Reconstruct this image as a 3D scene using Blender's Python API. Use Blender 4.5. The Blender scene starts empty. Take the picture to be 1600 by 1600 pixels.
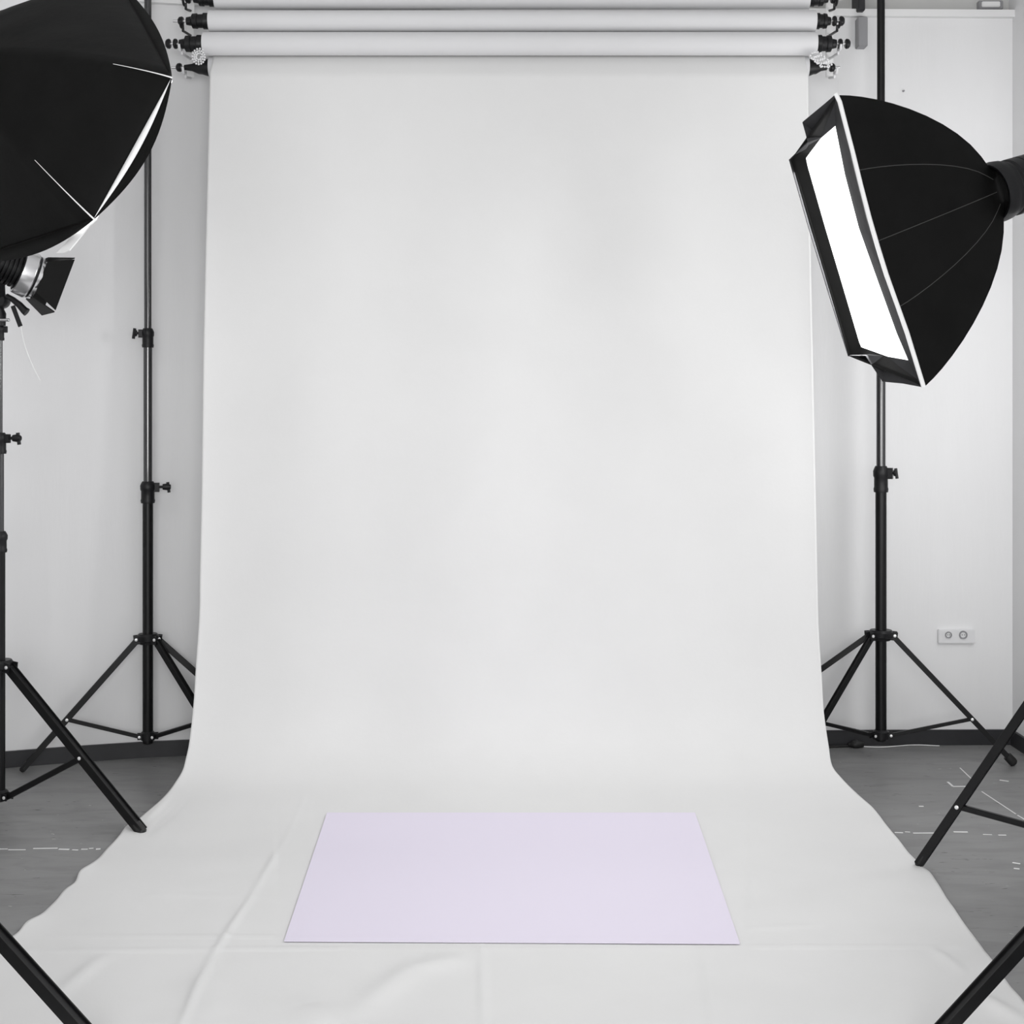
import bpy, bmesh, math, random
from mathutils import Vector, Matrix, noise
random.seed(4)
S = bpy.context.scene
COL = S.collection
F, HX, HY, CH = 2200.0, 800.0, 640.0, 1.5      # focal length in pixels, horizon point, camera height
R = math.radians

def P(px, py, d):
    return Vector(((px-HX)/F*d, d, CH-(py-HY)/F*d))
def ray(px, py): return Vector(((px-HX)/F, 1.0, -(py-HY)/F))
def onplane(px, py, p0, n):
    o = Vector((0, 0, CH)); r = ray(px, py)
    return o + r*((p0-o).dot(n)/r.dot(n))
def fl(px, py): return P(px, py, CH*F/(py-HY))

# ---------------------------------------------------------------- materials
def mat(name, col, rough=.5, metal=0.0, spec=.5, noise_amt=0, nscale=8, bump=0, bscale=200, emit=None, estr=0, coat=0, stretch=None):
    m = bpy.data.materials.new(name); m.use_nodes = True
    nt = m.node_tree; b = nt.nodes['Principled BSDF']
    c = (col[0], col[1], col[2], 1) if not isinstance(col, float) else (col, col, col, 1)
    b.inputs['Base Color'].default_value = c
    b.inputs['Roughness'].default_value = rough; b.inputs['Metallic'].default_value = metal
    b.inputs['Specular IOR Level'].default_value = spec
    b.inputs['Coat Weight'].default_value = coat
    tc = nt.nodes.new('ShaderNodeTexCoord')
    src = tc.outputs['Object']
    if stretch:
        mp = nt.nodes.new('ShaderNodeMapping'); mp.inputs['Scale'].default_value = stretch
        nt.links.new(src, mp.inputs['Vector']); src = mp.outputs['Vector']
    if noise_amt:
        n = nt.nodes.new('ShaderNodeTexNoise'); n.inputs['Scale'].default_value = nscale; n.inputs['Detail'].default_value = 6
        nt.links.new(src, n.inputs['Vector'])
        r = nt.nodes.new('ShaderNodeValToRGB')
        r.color_ramp.elements[0].position = .3; r.color_ramp.elements[1].position = .7
        r.color_ramp.elements[0].color = tuple(max(0, v*(1-noise_amt)) for v in c[:3])+(1,)
        r.color_ramp.elements[1].color = tuple(min(1, v*(1+noise_amt)) for v in c[:3])+(1,)
        nt.links.new(n.outputs['Fac'], r.inputs['Fac']); nt.links.new(r.outputs['Color'], b.inputs['Base Color'])
    if bump:
        n2 = nt.nodes.new('ShaderNodeTexNoise'); n2.inputs['Scale'].default_value = bscale; n2.inputs['Detail'].default_value = 4
        nt.links.new(src, n2.inputs['Vector'])
        bp = nt.nodes.new('ShaderNodeBump'); bp.inputs['Strength'].default_value = bump; bp.inputs['Distance'].default_value = .01
        nt.links.new(n2.outputs['Fac'], bp.inputs['Height']); nt.links.new(bp.outputs['Normal'], b.inputs['Normal'])
    if emit is not None:
        b.inputs['Emission Color'].default_value = (*emit, 1); b.inputs['Emission Strength'].default_value = estr
    return m

M = {}
M['sheet'] = mat('white_backdrop_fabric', (.715, .715, .712), .8, spec=.15, noise_amt=.015, nscale=3, bump=.03, bscale=60)
M['paper'] = mat('white_roll_paper', (.69, .69, .70), .75, spec=.2, noise_amt=.01, nscale=5)
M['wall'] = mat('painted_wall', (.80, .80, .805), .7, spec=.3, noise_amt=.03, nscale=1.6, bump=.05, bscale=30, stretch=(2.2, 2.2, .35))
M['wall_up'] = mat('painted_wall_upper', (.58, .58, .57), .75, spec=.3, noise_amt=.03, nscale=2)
M['trim'] = mat('white_trim_paint', (.82, .82, .82), .5)
M['base'] = mat('dark_skirting', (.018, .018, .021), .5, noise_amt=.3, nscale=6)
M['black'] = mat('black_powder_coat', (.005, .005, .0055), .35, spec=.3, noise_amt=.15, nscale=30)
M['tube'] = mat('glossy_black_tube', (.010, .010, .012), .16, spec=.8, coat=.6)
M['plastic'] = mat('black_plastic', (.008, .008, .009), .42, spec=.3, bump=.05, bscale=150)
M['nylon'] = mat('black_softbox_nylon', (.0045, .0045, .0044), .6, spec=.12, noise_amt=.2, nscale=9, bump=.12, bscale=14)
M['lining'] = mat('dark_lip_fabric', (.035, .035, .037), .7, spec=.2, noise_amt=.15, nscale=14, bump=.1, bscale=25)
M['piping'] = mat('white_piping', (.93, .93, .93), .6)
M['silver'] = mat('silver_metal', (.75, .75, .76), .22, metal=.9)
M['rivet'] = mat('bright_rivet', (.9, .9, .9), .3, metal=.4)
M['whitepl'] = mat('white_plastic', (.75, .75, .76), .4)
M['grey'] = mat('grey_painted_steel', (.28, .28, .29), .5)
M['mat'] = mat('lavender_mat', (.755, .71, .82), .85, spec=.1, bump=.02, bscale=120)
M['glow'] = mat('lit_diffuser', (.9, .9, .9), .6, emit=(1, 1, 1), estr=2.0)
M['hole'] = mat('dark_hole', (.05, .05, .05), .6)
M['cable'] = mat('black_rubber_cable', (.01, .01, .01), .55)
M['thin'] = mat('pale_cord', (.8, .8, .8), .5)

def floor_material():
    m = bpy.data.materials.new('grey_concrete_floor'); m.use_nodes = True
    nt = m.node_tree; N = nt.nodes; L = nt.links; b = N['Principled BSDF']
    b.inputs['Roughness'].default_value = .42; b.inputs['Specular IOR Level'].default_value = .45
    tc = N.new('ShaderNodeTexCoord')
    def noi(scale, st, detail=8, dist=0):
        mp = N.new('ShaderNodeMapping'); mp.inputs['Scale'].default_value = st; L.new(tc.outputs['Object'], mp.inputs['Vector'])
        n = N.new('ShaderNodeTexNoise'); n.inputs['Scale'].default_value = scale; n.inputs['Detail'].default_value = detail
        n.inputs['Distortion'].default_value = dist
        L.new(mp.outputs['Vector'], n.inputs['Vector']); return n.outputs['Fac']
    def ramp(fac, stops):
        r = N.new('ShaderNodeValToRGB'); L.new(fac, r.inputs['Fac'])
        e = r.color_ramp.elements
        e[0].position, e[1].position = stops[0][0], stops[-1][0]
        e[0].color = (*[stops[0][1]]*3, 1); e[1].color = (*[stops[-1][1]]*3, 1)
        for p, v in stops[1:-1]:
            q = e.new(p); q.color = (v, v, v, 1)
        return r.outputs['Color']
    def mix(kind, fac, a, c):
        x = N.new('ShaderNodeMix'); x.data_type = 'RGBA'; x.blend_type = kind
        if isinstance(fac, float): x.inputs[0].default_value = fac
        else: L.new(fac, x.inputs[0])
        L.new(a, x.inputs[6]) if not isinstance(a, tuple) else setattr(x.inputs[6], 'default_value', a)
        L.new(c, x.inputs[7]) if not isinstance(c, tuple) else setattr(x.inputs[7], 'default_value', c)
        return x.outputs[2]
    base = ramp(noi(1.6, (.6, 1.6, 1)), [(.3, .20), (.7, .25)])
    streak = ramp(noi(5, (.8, 2.4, 1), 8, .8), [(.35, .86), (.5, 1.0), (.65, 1.06)])
    c = mix('MULTIPLY', .9, base, streak)
    dark = ramp(noi(11, (1, 5, 1), 6, 1.5), [(.66, 0), (.72, 1)])
    c = mix('MIX', dark, c, (.06, .06, .06, 1))
    chips = ramp(noi(26, (1, 2.2, 1), 2, .4), [(.755, 0), (.765, 1)])
    c = mix('MIX', chips, c, (.5, .5, .49, 1))
    L.new(c, b.inputs['Base Color'])
    bp = N.new('ShaderNodeBump'); bp.inputs['Strength'].default_value = .06; bp.inputs['Distance'].default_value = .01
    L.new(noi(14, (.5, 2, 1)), bp.inputs['Height']); L.new(bp.outputs['Normal'], b.inputs['Normal'])
    return m
M['floor'] = floor_material()

# ---------------------------------------------------------------- mesh helpers
def basis(ax, hint=Vector((0, 0, 1))):
    ax = ax.normalized()
    if abs(ax.dot(hint)) > .98: hint = Vector((0, 1, 0))
    u = hint.cross(ax).normalized(); v = ax.cross(u).normalized()
    return ax, u, v

class MB:
    def __init__(s): s.bm = bmesh.new()
    def lathe(s, o, ax, prof, n=24, hint=Vector((0, 0, 1)), cap=True, sx=1, sy=1):
        ax, u, v = basis(Vector(ax), hint); o = Vector(o); rings = []
        for (a, r) in prof:
            rings.append([s.bm.verts.new(o+ax*a+(u*math.cos(2*math.pi*k/n)*sx+v*math.sin(2*math.pi*k/n)*sy)*r) for k in range(n)])
        for i in range(len(rings)-1):
            for k in range(n):
                s.bm.faces.new((rings[i][k], rings[i][(k+1) % n], rings[i+1][(k+1) % n], rings[i+1][k]))
        if cap:
            s.bm.faces.new(rings[0][::-1]); s.bm.faces.new(rings[-1])
        return s
    def tube(s, a, b, r0, r1=None, n=20):
        a, b = Vector(a), Vector(b); l = (b-a).length; r1 = r0 if r1 is None else r1
        e = min(r0*.2, l*.1)
        return s.lathe(a, b-a, [(0, r0-e), (e, r0), (l-e, r1), (l, r1-e)], n)
    def path(s, pts, r, n=8):
        pts = [Vector(p) for p in pts]; rings = []
        for i, p in enumerate(pts):
            t = (pts[min(i+1, len(pts)-1)]-pts[max(i-1, 0)])
            ax, u, v = basis(t)
            rr = r(i/(len(pts)-1)) if callable(r) else r
            rings.append([s.bm.verts.new(p+(u*math.cos(2*math.pi*k/n)+v*math.sin(2*math.pi*k/n))*rr) for k in range(n)])
        for i in range(len(rings)-1):
            for k in range(n):
                s.bm.faces.new((rings[i][k], rings[i][(k+1) % n], rings[i+1][(k+1) % n], rings[i+1][k]))
        s.bm.faces.new(rings[0][::-1]); s.bm.faces.new(rings[-1]); return s
    def bar(s, a, b, w, t, hint=Vector((0, 0, 1)), bev=.15):
        """rectangular bar from a to b, w across, t thick, with chamfered edges"""
        a, b = Vector(a), Vector(b); ax, u, v = basis(b-a, hint); e = min(w, t)*bev
        sec = [(-w/2+e, -t/2), (w/2-e, -t/2), (w/2, -t/2+e), (w/2, t/2-e), (w/2-e, t/2), (-w/2+e, t/2), (-w/2, t/2-e), (-w/2, -t/2+e)]
        r0 = [s.bm.verts.new(a+u*x+v*y) for x, y in sec]; r1 = [s.bm.verts.new(b+u*x+v*y) for x, y in sec]
        for k in range(8): s.bm.faces.new((r0[k], r0[(k+1) % 8], r1[(k+1) % 8], r1[k]))
        s.bm.faces.new(r0[::-1]); s.bm.faces.new(r1); return s
    def box(s, lo, hi, bev=0.0):
        lo, hi = Vector(lo), Vector(hi); m = bmesh.ops.create_cube(s.bm, size=1)['verts']
        for v in m:
            v.co = Vector(((lo[i]+hi[i])/2+v.co[i]*(hi[i]-lo[i]) for i in range(3)))
        if bev:
            es = list({e for v in m for e in v.link_edges})
            bmesh.ops.bevel(s.bm, geom=es, offset=bev, segments=2, affect='EDGES')
        return s
    def prism(s, pts, off):
        pts = [Vector(p) for p in pts]; off = Vector(off); n = len(pts)
        a = [s.bm.verts.new(p) for p in pts]; b = [s.bm.verts.new(p+off) for p in pts]
        s.bm.faces.new(a[::-1]); s.bm.faces.new(b)
        for k in range(n): s.bm.faces.new((a[k], a[(k+1) % n], b[(k+1) % n], b[k]))
        return s
    def grid(s, rows):
        vs = [[s.bm.verts.new(p) for p in r] for r in rows]
        for i in range(len(vs)-1):
            for j in range(len(vs[0])-1):
                s.bm.faces.new((vs[i][j], vs[i][j+1], vs[i+1][j+1], vs[i+1][j]))
        return s
    def loft(s, loops, closed=True, cap0=False, cap1=False):
        vs = [[s.bm.verts.new(p) for p in r] for r in loops]; n = len(vs[0])
        for i in range(len(vs)-1):
            for j in range(n if closed else n-1):
                s.bm.faces.new((vs[i][j], vs[i][(j+1) % n], vs[i+1][(j+1) % n], vs[i+1][j]))
        if cap0: s.bm.faces.new(vs[0][::-1])
        if cap1: s.bm.faces.new(vs[-1])
        return s
    def build(s, name, m, parent=None, smooth=True, ang=35, solid=0, recalc=True):
        bm = s.bm
        if recalc: bmesh.ops.recalc_face_normals(bm, faces=bm.faces)
        if smooth:
            for f in bm.faces: f.smooth = True
            for e in bm.edges:
                if len(e.link_faces) == 2 and e.calc_face_angle(0) > R(ang): e.smooth = False
        me = bpy.data.meshes.new(name); 
        origin = Vector((0, 0, 0))
        if parent is not None: origin = parent.get('_o', None)
        if parent is not None and origin is not None:
            o3 = Vector(origin)
            for v in bm.verts: v.co -= o3
        bm.to_mesh(me); bm.free()
        o = bpy.data.objects.new(name, me); COL.objects.link(o)
        me.materials.append(M[m] if isinstance(m, str) else m)
        if parent is not None:
            o.parent = parent
            o['_o'] = (0.0, 0.0, 0.0) if parent.type == 'EMPTY' else tuple(parent.get('_o'))
            if parent.type == 'EMPTY': o['_o'] = tuple(parent['_o'])
        if solid:
            sm = o.modifiers.new('thickness', 'SOLIDIFY'); sm.thickness = solid; sm.offset = 0
        return o

def thing(name, label, cat, loc, group=None):
    o = bpy.data.objects.new(name, None); COL.objects.link(o); o.location = loc
    o.empty_display_size = .1
    o['label'] = label; o['category'] = cat; o['_o'] = tuple(loc)
    if group: o['group'] = group
    return o
def tag(o, label, cat, group=None):
    o['label'] = label; o['category'] = cat
    if group: o['group'] = group
    return o
def struct(o):
    o['kind'] = 'structure'; return o

# ---------------------------------------------------------------- camera
cam = bpy.data.cameras.new('camera'); co = bpy.data.objects.new('camera', cam); COL.objects.link(co)
co.location = (0, 0, CH); co.rotation_euler = (R(90), 0, 0)
cam.sensor_width = 36; cam.lens = F/1600*36; cam.shift_y = (HY-800)/1600.0; cam.clip_end = 60
S.camera = co

# ---------------------------------------------------------------- room shell
XR = 2.243
floor_line = [(-620, 1230), (-40, 1203), (104, 1191), (300, 1178), (1300, 1164), (1583, 1163)]
WP = [fl(*p) for p in floor_line]; WP = [Vector((p.x, p.y, 0)) for p in WP]
WP[-1].x = XR
ZT = CH+(HY-28)/F*6.3      # trim underside
ZT2 = CH+(HY-17)/F*6.3
ZC = 4.3
def wall_strip(pts, z0, z1, thick, out=0.0):
    """vertical slab following the points; thickness goes away from the room (+), 'out' moves its face into the room"""
    mb = MB(); n = len(pts)
    nor = []
    for i in range(n):
        a = pts[max(i-1, 0)]; b = pts[min(i+1, n-1)]; t = (b-a).normalized(); nor.append(Vector((-t.y, t.x, 0)))
    f0 = [p-nv*out for p, nv in zip(pts, nor)]; f1 = [p+nv*thick for p, nv in zip(pts, nor)]
    loops = []
    for a, b in zip(f0, f1):
        loops.append([Vector((a.x, a.y, z0)), Vector((a.x, a.y, z1)), Vector((b.x, b.y, z1)), Vector((b.x, b.y, z0))])
    mb.loft(loops, True, True, True); return mb
def refine(pts):
    # round the soft corner in the left part of the wall
    out = []
    for i in range(len(pts)-1):
        for k in range(6): out.append(pts[i].lerp(pts[i+1], k/6))
    out.append(pts[-1])
    for _ in range(3):
        q = [out[0]]
        for i in range(1, len(out)-1): q.append((out[i-1]+out[i]*2+out[i+1])/4)
        q.append(out[-1]); out = q
    return out
WQ = refine(WP)
struct(wall_strip(WQ, 0, ZT+.01, .15).build('wall_back', 'wall'))
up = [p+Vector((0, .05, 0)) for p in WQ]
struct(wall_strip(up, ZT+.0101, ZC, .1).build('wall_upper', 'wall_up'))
struct(wall_strip(WQ, ZT, ZT2, .05, .03).build('trim_1', 'trim'))
struct(wall_strip([p for p in WQ], 0, .068, .0, .014).build('baseboard_back', 'base'))
struct(MB().box((XR, -2.5, 0), (XR+.15, WQ[-1].y+.15, ZC)).build('wall_right', 'wall'))
struct(MB().box((XR-.014, -2.5, 0), (XR, WQ[-1].y-.014, .068)).build('baseboard_right', 'base'))
struct(MB().box((WP[0].x-.15, -2.5, 0), (WP[0].x, WP[0].y+.15, ZC)).build('wall_left', 'wall'))
FLOOR = struct(MB().box((WP[0].x-.15, -2.5, -.1), (XR+.15, 6.6, 0)).build('floor', 'floor')); FLOOR['_o'] = (0.0, 0.0, 0.0)
# vertical joints in the wall above the rail
for i, (px, w) in enumerate([(22, .006), (262, .006)]):
    d = 6.1; x = (px-HX)/F*d
    struct(MB().box((x-w/2, d-.03, ZT2), (x+w/2, d+.11, ZC)).build('trim_%d' % (i+2), 'grey'))

# scuffs and scratches belong to the floor surface
def mark(x0, y0, x1, y1, w, name='scuff_mark'):
    a, b = fl(x0, y0), fl(x1, y1)
    MB().bar(Vector((a.x, a.y, .0006)), Vector((b.x, b.y, .0006)), w, .0012).build(name, 'thin', FLOOR)
for (x0, x1, y) in [(-60, 12, 1327), (13, 40, 1328), (52, 90, 1326), (92, 108, 1327), (113, 122, 1328), (127, 137, 1327), (139, 146, 1326), (150, 157, 1327),
                    (1398, 1411, 1301), (1414, 1422, 1300), (1427, 1461, 1302), (1490, 1512, 1300), (1536, 1550, 1304), (1560, 1572, 1305)]:
    mark(x0, y, x1, y+random.uniform(-.6, .6), random.uniform(.004, .010))
for q in [(1500, 1200, 1523, 1222), (1534, 1237, 1587, 1272), (1590, 1274, 1608, 1285)]: mark(*q, .005, 'scratch')
for q in [(1481, 1222, 1489, 1229), (1489, 1229, 1515, 1229), (1562, 1219, 1576, 1221), (1582, 1348, 1594, 1350), (1584, 1357, 1593, 1358), (1436, 1260, 1443, 1260)]: mark(*q, .009)

# ---------------------------------------------------------------- paper rolls and their holders
DR = 5.86
def roll(yc, hpx, xl, xr, d, label, plugs, mname='paper'):
    r = hpx/2*d/F
    a = P(xl, yc, d); b = P(xr, yc, d)
    t = thing('backdrop_roll', label, 'backdrop roll', (0, d, a.z), 'rolled backdrops on the holders')
    L = b.x-a.x
    mb = MB(); mb.lathe(a, (1, 0, 0), [(0, r*.55), (0, r-.001), (.001, r), (L-.001, r), (L, r-.001), (L, r*.55)], 48)
    # loose outer turn lying along the roll
    mb.build('paper', mname, t)
    for side, pl in ((-1, plugs[0]), (1, plugs[1])):
        e = a if side < 0 else b; ln, kind = pl; ln = ln*d/F; ax = Vector((side, 0, 0))
        rr = r*.72
        prof = [(-.03, rr*.7), (0, rr*.98), (.004, rr*1.05), (ln*.25, rr*1.05), (ln*.27, rr*.9), (ln*.5, rr*.88), (ln*.52, rr*1.0), (ln*.72, rr*.96), (ln*.78, rr*.62), (ln*.99, rr*.5), (ln, rr*.4)]
        if kind == 'taper':
            prof = [(-.03, rr*.7), (0, rr*1.1), (ln*.1, rr*1.05), (ln*.3, rr*.85), (ln*.45, rr*.8), (ln*.7, rr*.45), (ln, rr*.32)]
        pg = MB().lathe(e, ax, prof, 28).build('end_plug', 'plastic', t)
        gx = e+ax*ln
        MB().tube(e+ax*ln*.9, gx+ax*.055, .006, n=12).build('axle', 'silver', t)
        if kind == 'discs':
            MB().lathe(gx+ax*.008, ax, [(0, .010), (0, .018), (.004, .021), (.011, .021), (.015, .017), (.015, .008)], 24).build('chain_wheel', 'plastic', t)
            MB().lathe(gx+ax*.036, ax, [(0, .008), (0, .017), (.005, .021), (.014, .019), (.02, .012)], 24).build('end_knob', 'plastic', t)
        else:
            MB().lathe(gx+ax*.012, ax, [(0, .010), (0, .016), (.006, .019), (.016, .017), (.022, .010)], 24).build('end_knob', 'plastic', t)
    return t
roll(-1.5, 31, 336, 1264, DR+.05, 'topmost white backdrop roll, cut by the top of the picture', ((34, 'knob'), (30, 'knob')))
roll(33, 33, 327, 1274, DR, 'thin white backdrop roll with black ends, between the topmost and the thickest roll', ((36, 'knob'), (24, 'discs')))
roll(68.5, 36, 318, 1275, DR-.02, 'thickest white backdrop roll, just above the hanging backdrop sheet', ((38, 'discs'), (32, 'discs')))
roll(105.5, 35, 328, 1262, DR+.05, 'white backdrop roll from which the long sheet hangs', ((40, 'taper'), (30, 'taper')))

def holder(px, sgn, label):
    d = DR+.17; x = (px-HX)/F*d; s = sgn
    zt = 3.45; zb = CH+(HY-122)/F*d
    t = thing('roll_holder', label, 'bracket', (x, 6.15, zb), 'brackets carrying the backdrop rolls')
    w = .016
    MB().box((x-w, d-.004, zb), (x+w, d+.004, zt), .002).build('back_plate', 'trim', t)
    for z in (zt-.05, 3.33):
        MB().bar((x, d, z), (x, 6.34, z), .03, .02).build('wall_arm', 'grey', t)
    for (py, dd) in ((-1.5, DR+.05), (33, DR), (68.5, DR-.02), (105.5, DR+.05)):
        c = P(0, py, dd); zc = c.z
        # J-shaped cradle that carries the axle
        pts = [Vector((x, d, zc-.015))]
        pts += [Vector((x, dd+.05, zc-.03)), Vector((x, dd+.03, zc-.034))]
        for k in range(9):
            a = R(-150-k*30*.9); 
        for k in range(10):
            a = R(200+k*17); pts.append(Vector((x, dd+math.cos(a+R(90)+R(-110))*0+.026*math.cos(R(-20-k*16)), zc+.026*math.sin(R(-20-k*16)))))
        MB().path(pts, .0055, 8).build('hook', 'whitepl' if py > 50 else 'plastic', t)
    return t
holder(298, -1, 'white steel bracket carrying the left ends of the backdrop rolls')
holder(1296, 1, 'white steel bracket carrying the right ends of the backdrop rolls')
# white coiled chain end beside the lowest holder, left
def chain(pts, label, r=.006):
    mb = MB(); pts = [Vector(p) for p in pts]
    # beads along the path
    acc = 0; last = pts[0]
    out = [pts[0]]
    for p in pts[1:]:
        seg = (p-last).length; acc += seg
        if acc > r*1.7: out.append(p); acc = 0
        last = p
    for p in out:
        mb.lathe(p-Vector((0, 0, r)), (0, 0, 1), [(0, r*.2), (r*.3, r*.75), (r, r), (r*1.7, r*.75), (2*r, r*.2)], 10)
    return tag(mb.build('bead_chain', 'whitepl'), label, 'chain')
pts = []
for k in range(90):
    a = k*.2; rr = 3+k*.095
    pts.append(P(311+math.cos(a)*rr, 89+math.sin(a)*rr*1.15, 5.74))
chain(pts, 'white bead chain coiled on the left end of the backdrop rolls', .0045)
pts = [P(1272+10*math.sin(k*.35)+k*.3, 84+k*.28+5*math.cos(k*.35), 5.78) for k in range(70)]
chain(pts, 'white bead chain wound on the right end of the backdrop rolls', .0045)
# vertical wall rail, top right
t = thing('wall_rail', 'dark and grey vertical rail fixed to the wall beside the right roll ends', 'rail', P(1348, 72, 6.28))
a = P(1341, 72, 6.24); b = P(1356, 26, 6.24)
MB().box((a.x, 6.24, a.z), (b.x, 6.30, b.z), .003).build('lower_plate', 'grey', t)
a = P(1340, 17, 6.24); b = P(1351, -60, 6.24)
MB().box((a.x, 6.23, a.z), (b.x, 6.36, b.z), .003).build('upper_rail', 'base', t)
# small plate on the upper wall
t = thing('wall_vent', 'pale rectangular plate at the top right of the wall above the rail', 'vent', P(1547, 14, 6.34))
a = P(1528, 15.5, 6.34); b = P(1566, 2, 6.34)
MB().box((a.x, 6.325, a.z), (b.x, 6.37, b.z), .003).build('frame', 'grey', t)
MB().box((a.x+.012, 6.318, a.z+.008), (b.x-.016, 6.33, b.z-.006), .003).build('panel', 'trim', t)

# ---------------------------------------------------------------- backdrop sheet
LE = [(87, 328), (122, 328), (250, 325.5), (420, 322), (560, 319), (760, 316), (900, 313), (960, 312), (1045, 306.5), (1100, 303), (1162, 296), (1185, 291), (1203, 286), (1220, 276), (1238, 263),
      (1259, 243), (1282, 216), (1293, 199), (1308, 187), (1327, 168), (1342, 154), (1356, 140), (1366, 125), (1380, 117), (1390, 102), (1403, 91), (1419, 76), (1435, 62), (1446, 42), (1461, 28), (1478, 1), (1500, -32), (1540, -80), (1600, -170), (1700, -290)]
RE = [(87, 1262), (122, 1262.5), (250, 1263), (420, 1265), (560, 1268), (730, 1271.5), (900, 1275), (979, 1277), (1057, 1282), (1102, 1284.5), (1125, 1287), (1165, 1293), (1195, 1298.5), (1215, 1314), (1240, 1339),
      (1260, 1361), (1276, 1373), (1292, 1383), (1318, 1405), (1345, 1430), (1357, 1440), (1365, 1452), (1382, 1464), (1402, 1477), (1440, 1500), (1475, 1530), (1512, 1555), (1537, 1575), (1572, 1600), (1610, 1622), (1700, 1680)]
DP = [(87, 5.815), (122, 5.81), (400, 5.77), (700, 5.72), (900, 5.675), (1000, 5.645), (1080, 5.61), (1130, 5.57), (1170, 5.51), (1200, 5.441), (1225, 5.359), (1250, 5.244), (1275, 5.107), (1300, 4.96), (1320, 4.837), (1340, 4.705), (1360, 4.575)]
def interp(tab, q):
    if q <= tab[0][0]: return tab[0][1]
    for i in range(len(tab)-1):
        if q <= tab[i+1][0]:
            a, b = tab[i], tab[i+1]; t = (q-a[0])/(b[0]-a[0])
            p0 = tab[i-1] if i else a; p3 = tab[i+2] if i+2 < len(tab) else b
            m0 = (b[1]-p0[1])/(b[0]-p0[0])*(b[0]-a[0]) if b[0] != p0[0] else 0
            m1 = (p3[1]-a[1])/(p3[0]-a[0])*(b[0]-a[0])
            return (2*t**3-3*t*t+1)*a[1]+(t**3-2*t*t+t)*m0+(-2*t**3+3*t*t)*b[1]+(t**3-t*t)*m1
    return tab[-1][1]
ZF = .004
def seg_d(px, py, a, b):
    ax, ay = a; bx, by = b; dx, dy = bx-ax, by-ay
    t = max(0, min(1, ((px-ax)*dx+(py-ay)*dy)/(dx*dx+dy*dy)))
    return math.hypot(px-ax-t*dx, py-ay-t*dy), t
creases = []       # creases of the cloth on the floor, as (x, y) in metres, width, height
def cr(a, b, w, h):
    A, B = fl(*a), fl(*b); creases.append(((A.x, A.y), (B.x, B.y), w*.9, h*1.9))
cr((478, 1262), (392, 1405), .012, .0032); cr((392, 1405), (330, 1500), .012, .004); cr((330, 1500), (282, 1610), .014, .004)
cr((60, 1466), (900, 1468), .008, .0018); cr((40, 1490), (600, 1484), .010, .0022); cr((600, 1484), (1500, 1482), .009, .002)
cr((230, 1403), (480, 1404), .010, .0018); cr((752, 1478), (756, 1620), .012, .003); cr((1100, 1490), (1118, 1620), .02, .003)
cr((310, 1232), (232, 1290), .016, .006); cr((330, 1240), (235, 1306), .02, -.003); cr((1150, 1455), (1290, 1448), .012, .0016)
cr((640, 1520), (565, 1580), .05, .006); cr((640, 1520), (720, 1500), .05, .005); cr((310, 1530), (330, 1600), .06, .006); cr((480, 1575), (520, 1610), .06, .006)
cr((1530, 1560), (1590, 1600), .03, .006); cr((1460, 1487), (1500, 1520), .02, .004); cr((90, 1560), (160, 1500), .03, .004)
rows = []
qs = []
q = 104.0
while q < 1150: qs.append(q); q += 9
while q < 1700: qs.append(q); q += 3.2
NX = 330
for q in qs:
    xl, xr = interp(LE, q), interp(RE, q)
    d = interp(DP, q) if q < 1350 else 0
    fd = (CH-ZF)*F/(q-HY) if q > HY+20 else 99
    w = min(1, max(0, (q-1305)/40)); w = w*w*(3-2*w)
    if q >= 1345: d = fd
    elif w > 0: d = d*(1-w)+fd*w
    if d > fd: d = fd
    row = []
    for j in range(NX+1):
        u = j/NX; px = xl+(xr-xl)*u
        p = P(px, q, d); p.z = max(p.z, ZF)
        fw = min(1, max(0, (q-1230)/60))
        if q < 1290:   # very soft vertical waves in the hanging part
            k = (1-fw)*min(1, (q-104)/300)
            p.y += k*(.010*math.sin(u*9+.6)*min(1, q/900)+.006*math.sin(u*23+q*.001)+.004*noise.noise((u*6, q*.003, 1)))
            # the edges curl forward a little
            e = min(u, 1-u); p.y -= k*.018*math.exp(-e*40)
        if fw > 0:
            h = 0
            for (a, b, cw, ch) in creases:
                if abs(p.y-(a[1]+b[1])/2) > abs(a[1]-b[1])/2+cw*4: continue
                ds, tt = seg_d(p.x, p.y, a, b)
                if ds < cw*4: h += ch*math.exp(-(ds/cw)**2)*(math.sin(math.pi*min(1, max(0, tt*.9+.05))))**.5
            n1 = noise.noise((p.x*3.2, p.y*4.4, 7)); n2 = noise.noise((p.x*9, p.y*11, 3))
            h += .0035*max(0, n1+.15)+.0012*max(0, n2+.2)
            e = min(u, 1-u)
            h += math.exp(-e*55)*.012*max(0, .45+noise.noise((p.y*5.5+(9 if u > .5 else 0), 2.3, 5))) if w >= 0 else 0
            inmat = 430 < px < 1170 and 1262 < q < 1483
            p.z += fw*max(h, 0)*(.25 if inmat else 1)
        row.append(p)
    rows.append(row)
# the start of the sheet wraps over the front of its roll
rc = P(0, 105.5, DR+.05); rr = 17.5*(DR+.05)/F+.0025
top = []
first = rows[0]
for k in range(8):
    a = R(90+k*80/8)      # from the top of the roll round to its front
    top.append([Vector((p.x, rc.y+math.cos(a)*rr, rc.z+math.sin(a)*rr)) for p in first])
sh = MB().grid(top+rows[1:]).build('backdrop_sheet', 'sheet', solid=.0022, ang=80)
tag(sh, 'long white backdrop sheet hanging from the lowest roll and sweeping over the floor', 'backdrop')

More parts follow.
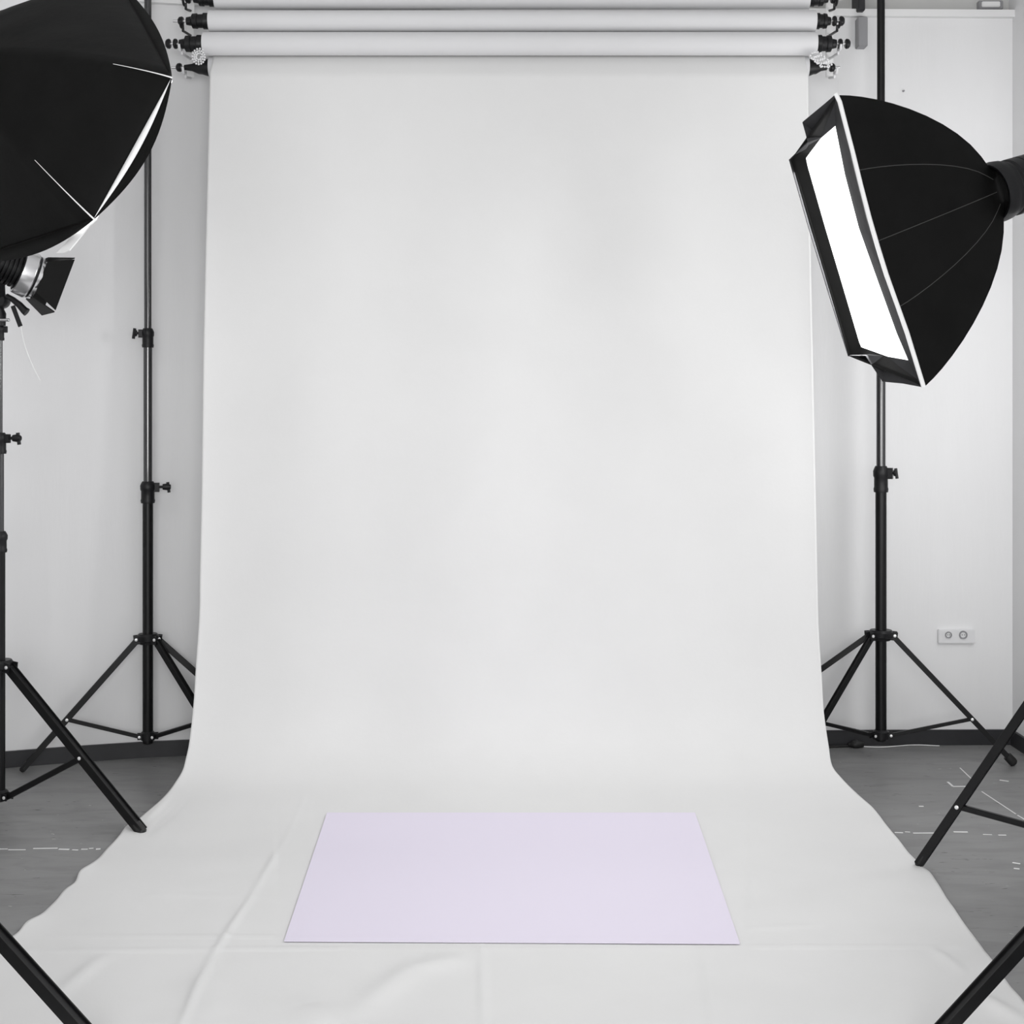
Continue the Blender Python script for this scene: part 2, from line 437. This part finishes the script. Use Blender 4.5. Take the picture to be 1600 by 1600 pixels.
# ---------------------------------------------------------------- lavender mat
def sheet_d(q):
    fd = (CH-ZF)*F/(q-HY)
    if q >= 1345: return fd
    w = min(1, max(0, (q-1305)/40)); w = w*w*(3-2*w)
    return min(fd, interp(DP, q)*(1-w)+fd*w)
ups, dns = [], []
for k in range(41):
    v = k/40; a, b = [], []
    for i in range(25):
        u = i/24
        qy = (1270*(1-v)+1470*v)*(1-u)+(1270*(1-v)+1474*v)*u
        px = (511*(1-v)+444*v)*(1-u)+(1086*(1-v)+1156*v)*u
        q = qy+2.6+v*1.0
        p = P(px, q, sheet_d(q)); p.z = max(p.z, ZF)
        a.append(p+Vector((0, 0, .0072))); b.append(p+Vector((0, 0, .0042)))
    ups.append(a); dns.append(b)
mb = MB(); mb.loft([u_+d_[::-1] for u_, d_ in zip(ups, dns)], True, True, True)
tag(mb.build('floor_mat', 'mat'), 'plain lavender rectangular mat lying flat on the white backdrop sheet', 'mat')

# ---------------------------------------------------------------- light stands
def stand(label, c, legs, pz, bz, poles, collars, lw=.026, hubr=.042, jf=.5, group='black light stands', foot=True, fw_=.8):
    """c: floor point; legs: (angle, radius); pz pivot height; bz lower hub height; poles: (z0, z1, r, material); collars: (z0, z1, r, knob angle or None, knob length)"""
    c = Vector((c[0], c[1], 0))
    t = thing('light_stand', label, 'light stand', c, group)
    for (z0, z1, r, m) in poles:
        MB().tube(c+Vector((0, 0, z0)), c+Vector((0, 0, z1)), r, n=24).build('pole_section', m, t)
    for (z0, z1, r, ka, kl) in collars:
        h = z1-z0
        q = MB().lathe(c+Vector((0, 0, z0)), (0, 0, 1), [(0, r*.9), (0, r*1.02), (h*.12, r*1.08), (h*.2, r), (h*.55, r), (h*.62, r*1.12), (h*.8, r*1.14), (h*.9, r), (h, r*.82)], 24)
        a0 = R(ka if ka is not None else 0); dv = Vector((math.cos(a0), math.sin(a0), 0))
        # split clamp lug on the collar
        q.bar(c+dv*r*.7+Vector((0, 0, z0+h*.72)), c+dv*(r*1.7)+Vector((0, 0, z0+h*.72)), h*.22, h*.42)
        qo = q.build('collar', 'plastic', t)
        if ka is not None:
            p = c+dv*r*1.6+Vector((0, 0, z0+h*.74))
            k = MB().tube(p, p+dv*kl*.5, .006, n=10)
            k.lathe(p+dv*kl*.35, dv, [(0, .008), (0, .0125), (kl*.35, .0145), (kl*.65, .010)], 16)
            sdv = Vector((0, 0, 1))
            k.bar(p+dv*kl*.75-sdv*.024+dv*.006, p+dv*kl*.75+sdv*.02, .011, .013)
            k.build('knob', 'plastic', qo)
    # upper hub
    hub = MB().lathe(c+Vector((0, 0, pz-.022)), (0, 0, 1), [(0, hubr*.7), (0, hubr*.8), (.01, hubr*.85), (.014, hubr*1.0), (.034, hubr*1.05), (.044, hubr*.9)], 28)
    low = MB().lathe(c+Vector((0, 0, bz-.016)), (0, 0, 1), [(0, hubr*.5), (0, hubr*.66), (.03, hubr*.68), (.038, hubr*.5)], 28)
    for (ang, r) in legs:
        dv = Vector((math.cos(R(ang)), math.sin(R(ang)), 0))
        sd = Vector((-dv.y, dv.x, 0))
        for s in (-1, 1):
            hub.bar(c+dv*hubr*.6+sd*s*lw*.62+Vector((0, 0, pz)), c+dv*hubr*1.35+sd*s*lw*.62+Vector((0, 0, pz-.004)), .005, .036)
            low.bar(c+dv*hubr*.4+sd*s*lw*.5+Vector((0, 0, bz)), c+dv*hubr*1.0+sd*s*lw*.5+Vector((0, 0, bz)), .005, .024)
    ho = hub.build('leg_hub', 'plastic', t); lo = low.build('lower_hub', 'plastic', t)
    for (ang, r) in legs:
        dv = Vector((math.cos(R(ang)), math.sin(R(ang)), 0)); sd = Vector((-dv.y, dv.x, 0))
        a = c+dv*hubr*1.0+Vector((0, 0, pz-.004)); b = c+dv*r+Vector((0, 0, .016))
        # folded channel leg: web and two flanges
        ax = (b-a).normalized(); up = sd.cross(ax).normalized()
        lg = MB().bar(a, b, lw*.9, lw*.55, hint=sd.cross(ax))
        for s in (-1, 1):
            lg.bar(a+sd*s*lw*.42, b+sd*s*lw*.42, .004, lw*.9, hint=sd.cross(ax))
        go = lg.build('leg', 'black', t)
        if foot:
            f = MB().lathe(b+ax*(-.035), ax, [(0, lw*.45*fw_), (0, lw*.62*fw_), (.03, lw*.64*fw_), (.040, lw*.58*fw_), (.046, lw*.35*fw_)], 18).build('rubber_foot', 'cable', go)
        j = a.lerp(b, jf); k = c+dv*hubr*.85+Vector((0, 0, bz))
        jn = j-up*0
        br = MB().bar(k, jn, lw*.55, lw*.62, hint=sd.cross(ax)).build('brace', 'black', t)
        for s in (-1, 1):
            MB().lathe(jn+sd*s*lw*.46, sd*s, [(0, .0065), (.003, .0065), (.005, .003)], 12).build('rivet', 'rivet', go)
        for s in (-1, 1):
            MB().lathe(c+dv*hubr*1.12+sd*s*(lw*.62+.002)+Vector((0, 0, pz)), sd*s, [(0, .0065), (.003, .0065), (.0045, .003)], 12).build('rivet', 'rivet', ho)
            MB().lathe(c+dv*hubr*.82+sd*s*(lw*.5+.002)+Vector((0, 0, bz)), sd*s, [(0, .006), (.003, .006), (.0045, .003)], 12).build('rivet', 'rivet', lo)
    return t
def zat(py, d): return CH-(py-HY)/F*d

# left rear stand
d = 5.95; x = (231-HX)/F*d
stand('black light stand between the left wall and the backdrop sheet', (x, d), [(196, .50), (-24, .45), (13, .58)], zat(998, d), zat(1150, d),
      [(zat(1162, d), zat(775, d), .022, 'black'), (zat(775, d), zat(535, d), .0185, 'tube'), (zat(535, d), 3.75, .0155, 'tube')],
      [(zat(786, d), zat(752, d), .028, 5, .05), (zat(543, d), zat(513, d), .023, 200, .022)], lw=.026, hubr=.043, jf=.62)
# right rear stand
d = 6.02; x = (1376.5-HX)/F*d
stand('black light stand standing between the backdrop sheet and the wall socket', (x, d), [(-10, .54), (205, .45), (166, .72)], zat(992, d), zat(1148, d),
      [(zat(1158, d), zat(760, d), .0235, 'black'), (zat(760, d), zat(560, d), .0195, 'tube'), (zat(560, d), 3.75, .0165, 'black')],
      [(zat(769, d), zat(728, d), .029, -25, .02)], lw=.024, hubr=.05, jf=.66, fw_=1.25)
# left front stand, carries the small lamp
d = 5.2; x = (-1-HX)/F*d
stand('black light stand at the left picture edge, carrying the small lamp with barn doors', (x, d), [(-22.5, .64), (140, .64), (252, .64)], zat(1040, d), zat(1243, d),
      [(zat(1252, d), zat(850, d), .021, 'black'), (zat(850, d), zat(695, d), .0165, 'tube'), (zat(695, d), zat(500, d), .0115, 'tube')],
      [(zat(863, d), zat(830, d), .026, 190, .03), (zat(709, d), zat(676, d), .024, -8, .045), (zat(532, d), zat(508, d), .017, None, 0)], lw=.034, hubr=.048, jf=.56)
# near left stand, carries the big softbox
SL = Vector((-1.62, 3.45, 0))
stand('nearest black light stand at the bottom left corner, one leg on the sheet', (SL.x, SL.y), [(-17, .715), (103, .7), (223, .7)], .575, .10,
      [(.07, 1.15, .021, 'black'), (1.15, 1.9, .018, 'tube'), (1.9, 2.40, .0155, 'tube')],
      [(1.12, 1.2, .027, 180, .04), (1.87, 1.94, .024, 180, .04)], lw=.034, hubr=.048)
# right front stand, carries the lit softbox
SR = Vector((1.735, 4.30, 0))
stand('black light stand at the right picture edge holding the lit softbox, foot beside the sheet', (SR.x, SR.y), [(143, .505), (23, .48), (263, .5)], .765, .19,
      [(.16, 1.1, .021, 'black'), (1.1, 1.7, .018, 'tube'), (1.7, 2.08, .0155, 'tube')],
      [(1.06, 1.14, .027, 0, .04), (1.66, 1.73, .024, 0, .04)], lw=.030, hubr=.045, jf=.72)
# near right stand
SN = Vector((1.64, 3.45, 0))
stand('nearest black light stand at the bottom right corner, leg crossing the sheet edge', (SN.x, SN.y), [(196, .72), (76, .56), (-44, .6)], .585, .10,
      [(.07, 1.15, .021, 'black'), (1.15, 1.6, .018, 'tube')],
      [(1.12, 1.2, .027, 0, .04)], lw=.034, hubr=.045)

# ---------------------------------------------------------------- lit softbox, right
n = Vector((-.91, -.30, -.28)).normalized()
F0 = Vector((1.02, 4.15, 2.0))
K = P(1556, 300, 4.28)
sb = thing('softbox', 'lit softbox with a bright white front, turned towards the sheet, at the right', 'softbox', K, 'studio softboxes')
def pf(px, py, off=0.0): return onplane(px, py, F0+n*off, n)
outer = [(1305, 148), (1254, 191), (1262, 222), (1233, 250), (1262, 352), (1293, 454), (1325, 556), (1352, 556), (1379, 596), (1410, 599), (1442, 605), (1416, 512), (1384, 430), (1357, 340), (1331, 237)]
inner = [(1309, 196), (1284, 216), (1266, 231), (1254, 243), (1284, 345), (1316, 450), (1346, 551), (1362, 554), (1382, 557), (1402, 560), (1421, 563), (1394, 487), (1367, 412), (1341, 320), (1323, 236)]
inner = [(1306, 196), (1284, 214), (1264, 230), (1255, 243), (1283, 345), (1315, 450), (1345, 551), (1362, 553), (1382, 557), (1402, 560), (1420, 563), (1402, 520), (1372, 437), (1343, 356), (1321, 272)]
op = [pf(*p) for p in outer]; ip = [pf(*p, -.045) for p in inner]
MB().loft([op, ip], True).build('lip', 'lining', sb, smooth=False, solid=.004)
# diffuser panel, slightly domed, and its back
cen = sum(ip, Vector())/len(ip)
loops = []
for k, (s_, b_) in enumerate([(1, 0), (.75, .008), (.45, .014), (.15, .017)]):
    loops.append([cen+(p-cen)*s_+n*b_ for p in ip])
MB().loft(loops, True, False, True).build('diffuser', 'glow', sb)
# white piping round the mouth
def pipe(pts, r, closed=False):
    pts = [Vector(p) for p in pts]
    if closed: pts = pts+[pts[0]]
    return MB().path(pts, r, 8)
near = [(1305, 147), (1311, 160), (1320, 195), (1331, 237), (1344, 290), (1357, 340), (1370, 385), (1384, 430), (1400, 475), (1416, 520), (1442, 605)]
nb = [pf(*p) for p in near]
hor = Vector((.313, -.95, 0))
MB().path([p+hor*.004 for p in nb], .0065, 10).build('piping', 'piping', sb)
# shell: dome from the mouth back to the collar
def dome(rim, K, axis, rc, e1=2.3, e2=1.6, steps=14, cr_hint=Vector((0, 0, 1)), wr=0.0, push=None):
    c0 = sum(rim, Vector())/len(rim); N_ = len(rim); loops = []
    back = K-c0
    for i in range(steps+1):
        t = i/steps; ph = t*math.pi/2
        ax_ = math.sin(ph)**(2/e2); ra = max(math.cos(ph), 0)**(2/e1)
        lp = []
        for j, p in enumerate(rim):
            v = p-c0
            v2 = v-axis*v.dot(axis)
            q = c0+v*ra*(1-ax_*0)+back*ax_+v2.normalized()*rc*t*t*0
            # keep a collar sized opening
            q2 = K+v2.normalized()*rc
            m = max(0, (t-.80)/.20)
            q = q.lerp(q2, m*m)
            if push: q = q+push(j, t)
            lp.append(q)
        loops.append(lp)
    return loops
def dense(poly, per):
    out = []
    for i in range(len(poly)):
        a, b = poly[i], poly[(i+1) % len(poly)]
        for k in range(per): out.append(a.lerp(b, k/per))
    return out
A, B, C_, D_ = pf(1307, 150), pf(1444, 603), pf(1236, 250), pf(1326, 556)
rim = dense([A, C_, D_, B], 8)[:24]
def along(pts, t):
    L_ = [0]
    for i in range(len(pts)-1): L_.append(L_[-1]+(pts[i+1]-pts[i]).length)
    q = t*L_[-1]
    for i in range(len(pts)-1):
        if q <= L_[i+1]+1e-9: return pts[i].lerp(pts[i+1], (q-L_[i])/(L_[i+1]-L_[i]))
    return pts[-1]
rim += [along(nb[::-1], k/8) for k in range(8)]
loops = dome(rim, K, n, .085, 1.7, 1.2)
MB().loft(loops, True).build('shell', 'nylon', sb, solid=.003, ang=70)
rs = len(rim)
def seamline(j0):
    out = []
    for lp in loops[:-2]:
        a = lp[int(j0) % rs]; b = lp[(int(j0)+1) % rs]; out.append(a.lerp(b, j0-int(j0)))
    return out
c0 = sum(rim, Vector())/len(rim)
M['seam'] = mat('grey_seam_thread', (.055, .055, .053), .7)
for j in (24+2.2, 24+4.0, 24+5.9):     # stitched seams of the near panel
    ln = [p+(p-c0).normalized()*.0025 for p in seamline(j)]
    MB().path(ln, .0012, 6).build('seam', 'seam', sb)
# collar ring
MB().lathe(K+n*.02, -n, [(0, .082), (0, .088), (.02, .092), (.04, .09), (.04, .08)], 36, cap=False).build('speed_ring', 'plastic', sb, solid=.003)

# strobe heads
def strobe(p, ax, label, pole_top, r=.087, L=.34):
    t = thing('studio_strobe', label, 'studio light', p, 'studio flash heads behind the softboxes')
    ax = Vector(ax).normalized()
    pr = [(0, r*.9), (.004, r*.98), (.03, r), (.035, r*.94), (.045, r*.94), (.05, r)]
    a = .05
    while a < L-.05:
        pr += [(a+.028, r), (a+.030, r*.965), (a+.034, r*.965), (a+.036, r)]; a += .036
    pr += [(L-.01, r), (L, r*.88)]
    MB().lathe(p, ax, pr, 40).build('body', 'plastic', t)
    _, u, v = basis(ax)
    for s in (-1, 1):
        MB().bar(p+ax*.06+v*s*r*.55+u*r*.86, p+ax*(L-.04)+v*s*r*.55+u*r*.86, .008, .008).build('rib', 'black', t)
        MB().bar(p+ax*.06+v*s*r*.55-u*r*.86, p+ax*(L-.04)+v*s*r*.55-u*r*.86, .008, .008).build('rib', 'black', t)
    m = p+ax*L*.5
    q = MB().bar(m, pole_top+Vector((0, 0, .02)), .03, .03)
    q.lathe(pole_top-Vector((0, 0, .05)), (0, 0, 1), [(0, .02), (0, .024), (.07, .026), (.09, .02)], 18)
    q.build('bracket', 'plastic', t)
    return t
strobe(K-n*.005, -n, 'black studio flash head behind the lit softbox, cut by the right edge', Vector((SR.x, SR.y, 2.08)))

# ---------------------------------------------------------------- big black softbox, left
n2 = Vector((.614, .647, -.452)).normalized()
CL = P(66, 185, 3.9)
def p2(px, py): return onplane(px, py, CL, n2)
hexpx = [(186, -26), (268, 122), (147, 342), (-55, 407), (-133, 248), (-20, 48)]
hexp = [p2(*q) for q in hexpx]
K2 = CL-n2*.31-Vector((0, 0, .012))
ob = thing('softbox', 'large black six-sided softbox seen from behind, at the top left corner', 'softbox', K2, 'studio softboxes')
rim2 = dense(hexp, 10)
cc = sum(hexp, Vector())/6
def push(j, t):
    k = (j % 10)/10; v = (rim2[j]-cc).normalized()
    return v*(.010*math.sin(math.pi*k)*math.sin(math.pi*min(1, t*1.25))) + v*.012*noise.noise((j*.31, t*4, 3))*math.sin(math.pi*t)*math.sin(math.pi*k)
lp2 = dome(rim2, K2, n2, .07, 1.5, 1.12, push=push)
MB().loft(lp2, True).build('shell', 'nylon', ob, solid=.003, ang=60)
for j, c_ in ((10, 6), (20, 7), (0, 4), (30, 4), (40, 4), (50, 4)):
    ln = [lp[j]+(lp[j]-cc).normalized()*.003 for lp in lp2[:c_]]
    MB().path(ln, lambda t: .0024*(1-.75*t), 6).build('piping', 'piping', ob)
# white band and bulging dark lip in front of the rim
band = MB(); lipm = MB()
for e in range(6):
    a, b = hexp[e], hexp[(e+1) % 6]
    mid = ((a+b)/2-cc).normalized()
    r0, r1, r2, r3 = [], [], [], []
    for k in range(21):
        s_ = k/20; p = a.lerp(b, s_); w = math.sin(math.pi*s_)
        f_ = 1 if e == 1 else .15; g_ = 1 if e in (1, 2) else (.1 if e == 5 else .75)
        r0.append(p); r1.append(p+mid*.016*w*f_+n2*.010*w*f_); r2.append(p+mid*((.046 if e == 1 else .036)*w**.85)*g_+n2*.022*w*g_); r3.append(p+(n2*.022-mid*.02)*w*g_)
    (band.grid([r0, r1]) if e == 1 else lipm.grid([r0, r1])); lipm.grid([r1, r2, r3])
band.build('rim_band', 'piping', ob, solid=.003); lipm.build('lip', 'nylon', ob, solid=.003)
loops = [[cc+(p-cc)*s_+n2*(.01+.03*(1-s_)) for p in rim2] for s_ in (.985, .7, .4, .1)]
MB().loft(loops, True, False, True).build('diffuser', 'glow', ob)
# loose white flap under the lower corner
fpx = [(152, 341), (131, 352), (110, 371), (92, 391), (87, 396), (100, 395), (108, 391), (122, 374), (140, 352)]
MB().prism([onplane(x, y, CL+n2*.03, n2) for x, y in fpx], n2*.003).build('loose_flap', 'piping', ob)
strobe(K2+n2*.01, -n2, 'black studio flash head behind the large left softbox', Vector((SL.x, SL.y, 2.40)))

# ---------------------------------------------------------------- small lamp with barn doors, left
d = 5.2
lc = P(55, 434, d-.03)
la = Vector((.80, .48, -.34)).normalized()       # points right, a little down
lamp = thing('spot_lamp', 'small lamp with silver rings and black barn doors below the large left softbox', 'studio light', P(0, 500, d))
_, lu, lv = basis(la)
r = .080
pr = [(-.20, r*.45), (-.19, r*.62)]
a = -.185
while a < -.05:
    pr += [(a, r*.82), (a+.008, r*.82), (a+.008, r*.66), (a+.014, r*.66)]; a += .015
pr += [(-.045, r*.86), (-.034, r*.86)]
MB().lathe(lc, la, pr, 36).build('housing', 'black', lamp)
MB().lathe(lc, la, [(-.062, r*.9), (-.060, r*1.0), (-.020, r*1.06), (-.014, r*1.04)], 40, cap=False).build('reflector_ring', 'silver', lamp, solid=.003)
MB().lathe(lc, la, [(-.014, r*.9), (-.014, r*1.0), (-.006, r*1.0), (-.006, r*.9)], 40).build('black_ring', 'black', lamp)
MB().lathe(lc, la, [(-.006, r*.93), (-.004, r*1.0), (.008, r*.98), (.010, r*.9)], 40, cap=False).build('front_ring', 'silver', lamp, solid=.003)
doors = [(0, 1), (90, 1), (180, 1), (270, 1)]
for (ang, w) in doors:
    dv = lu*math.cos(R(ang))+lv*math.sin(R(ang)); sv = lu*-math.sin(R(ang))+lv*math.cos(R(ang))
    base = lc+la*.006+dv*r*.93; tip = lc+la*.088+dv*r*1.30
    MB().prism([base+sv*r*.74, base-sv*r*.74, tip-sv*r*1.25, tip+sv*r*1.25], dv*.004).build('barn_door', 'nylon', lamp)
# yoke, tilt clamp and handle
q = MB().bar(lc-la*.12-lv*.03, P(2, 470, d), .03, .028)
q.lathe(P(0, 509, d), (0, 0, 1), [(0, .016), (0, .02), (.045, .022), (.06, .015), (.085, .015)], 18)
q.build('bracket', 'plastic', lamp)
MB().lathe(P(2, 470, d)-Vector((0, .03, 0)), (0, 1, 0), [(0, .012), (0, .022), (.01, .028), (.05, .028), (.06, .022)], 20).build('tilt_joint', 'plastic', lamp)
MB().path([P(10, 462, d-.03), P(20, 468, d-.03), P(30, 476, d-.03), P(38, 485, d-.03), P(42, 488, d-.03)], lambda t: .009+.007*t, 12).build('handle', 'plastic', lamp)
MB().bar(P(20, 478, d-.02), P(32, 510, d-.02), .006, .016).build('clamp_fin', 'plastic', lamp)
MB().tube(P(-2, 500, d-.02), P(15, 500, d-.02), .006, n=10).build('lock_screw', 'silver', lamp)
pts = [P(33+ (k/30)**1.6*30, 508+k*2.9, d-.02) for k in range(31)]
tag(MB().path(pts, .0012, 6).build('thin_cord', 'thin'), 'thin pale cord hanging below the small left lamp', 'cord')

# ---------------------------------------------------------------- wall socket
dw = 6.30
a = P(1465, 1005, dw); b = P(1522, 983, dw)
sk = thing('wall_socket', 'white double wall socket low on the back wall at the right', 'socket', P(1493, 1005, dw))
MB().box((a.x, dw-.012, a.z), (b.x, dw+.03, b.z), .003).build('cover_plate', 'whitepl', sk)
for px in (1482, 1505):
    c = P(px, 992, dw-.013); rr = .0145 if px < 1500 else .018
    MB().lathe(c, (0, -1, 0), [(0, rr), (.004, rr), (.004, rr*.75), (-.006, rr*.7)], 28, cap=False).build('socket_ring', 'grey', sk, solid=.001)
    MB().lathe(c+Vector((0, .002, 0)), (0, -1, 0), [(0, rr*.7), (.002, rr*.7)], 28).build('socket_face', 'whitepl', sk)
    for s in (-1, 1):
        MB().lathe(c+Vector((s*rr*.3, -.001, 0)), (0, -1, 0), [(0, .002), (.0012, .002)], 12).build('pin_hole', 'hole', sk)

# ---------------------------------------------------------------- cables on the floor by the wall
def fp(px, py, z=.006):
    p = fl(px, py); p.z = z; return p
t = thing('power_cable', 'black cable with a dark plug lying along the baseboard near the right stand', 'cable', fp(1340, 1166))
MB().path([fp(1286, 1171), fp(1300, 1168.5), fp(1320, 1168), fp(1334, 1167.5)], .005, 8).build('cord', 'cable', t)
a = fp(1325, 1168, .014); b = fp(1350, 1168, .014)
MB().lathe(a, b-a, [(0, .006), (.012, .010), (.02, .018), (.035, .021), (.05, .017), (.066, .013), (.07, .009)], 16).build('plug', 'cable', t)
pts = [fp(1350+k*2.0, 1168+1.2*math.sin(k*.12)-k*.035, .004) for k in range(60)]
tag(MB().path(pts, .0022, 6).build('thin_cord', 'thin'), 'thin pale cord along the foot of the back wall', 'cord')
pts = [fp(1588+k*1.2+.08*k*k, 1162+k*1.9, .006) for k in range(14)]
tag(MB().path(pts, .004, 6).build('floor_cable', 'cable'), 'black cable curving away on the floor at the right edge', 'cable')
# small screw marks on the wall
mb = MB()
for (px, py, dd) in ((1412, 142, 6.30), (262, 390, 6.15), (1526, 37, 6.30)):
    mb.lathe(P(px, py, dd-.002), (0, 1, 0), [(-.004, .003), (-.003, .0045), (.03, .0045)], 10)
mb.bm.free()
for (px, py, dd, lb) in ((1412, 142, 6.30, 'tiny dark screw in the wall above the lit softbox'), (262, 390, 6.16, 'tiny dark screw in the wall beside the left rear stand')):
    tag(MB().lathe(P(px, py, dd-.004), (0, 1, 0), [(-.004, .003), (-.003, .0045), (.05, .0045)], 10).build('screw', 'grey'), lb, 'screw')

# ---------------------------------------------------------------- light
w = bpy.data.worlds.new('world'); S.world = w; w.use_nodes = True
w.node_tree.nodes['Background'].inputs[0].default_value = (1, 1, 1.0, 1)
w.node_tree.nodes['Background'].inputs[1].default_value = .80
def area(name, loc, target, sx, sy, power):
    l = bpy.data.lights.new(name, 'AREA'); l.shape = 'RECTANGLE'; l.size = sx; l.size_y = sy; l.energy = power
    o = bpy.data.objects.new(name, l); COL.objects.link(o); o.location = loc
    o.rotation_euler = (Vector(target)-Vector(loc)).to_track_quat('-Z', 'Y').to_euler(); return o
fc = sum(ip, Vector())/len(ip)
area('right_softbox_light', fc+n*.04, fc+n*1.04, .3, .6, 16)
area('front_light', (.1, -1.8, 1.7), (-.1, 6, 1.2), 2.6, 1.6, 148)  # unseen fill light behind the camera, added to brighten sheet and walls
area('right_fill_light', (2.2, 5.0, 1.7), (.9, 5.9, 1.3), 1.2, 2.0, 31)  # added fill for the right wall and floor; no real window there
struct(MB().box((WP[0].x-.15, 0.2, 3.85), (XR+.15, 6.6, 3.95)).build('ceiling', 'trim'))  # unseen ceiling, put in to cut sky light on sheet top and floor
S.view_settings.view_transform = 'Standard'; S.view_settings.look = 'None'; S.view_settings.gamma = 1
S.view_settings.use_curve_mapping = False; S.view_settings.exposure = 0.0
for o in list(bpy.data.objects):
    if '_o' in o: del o['_o']
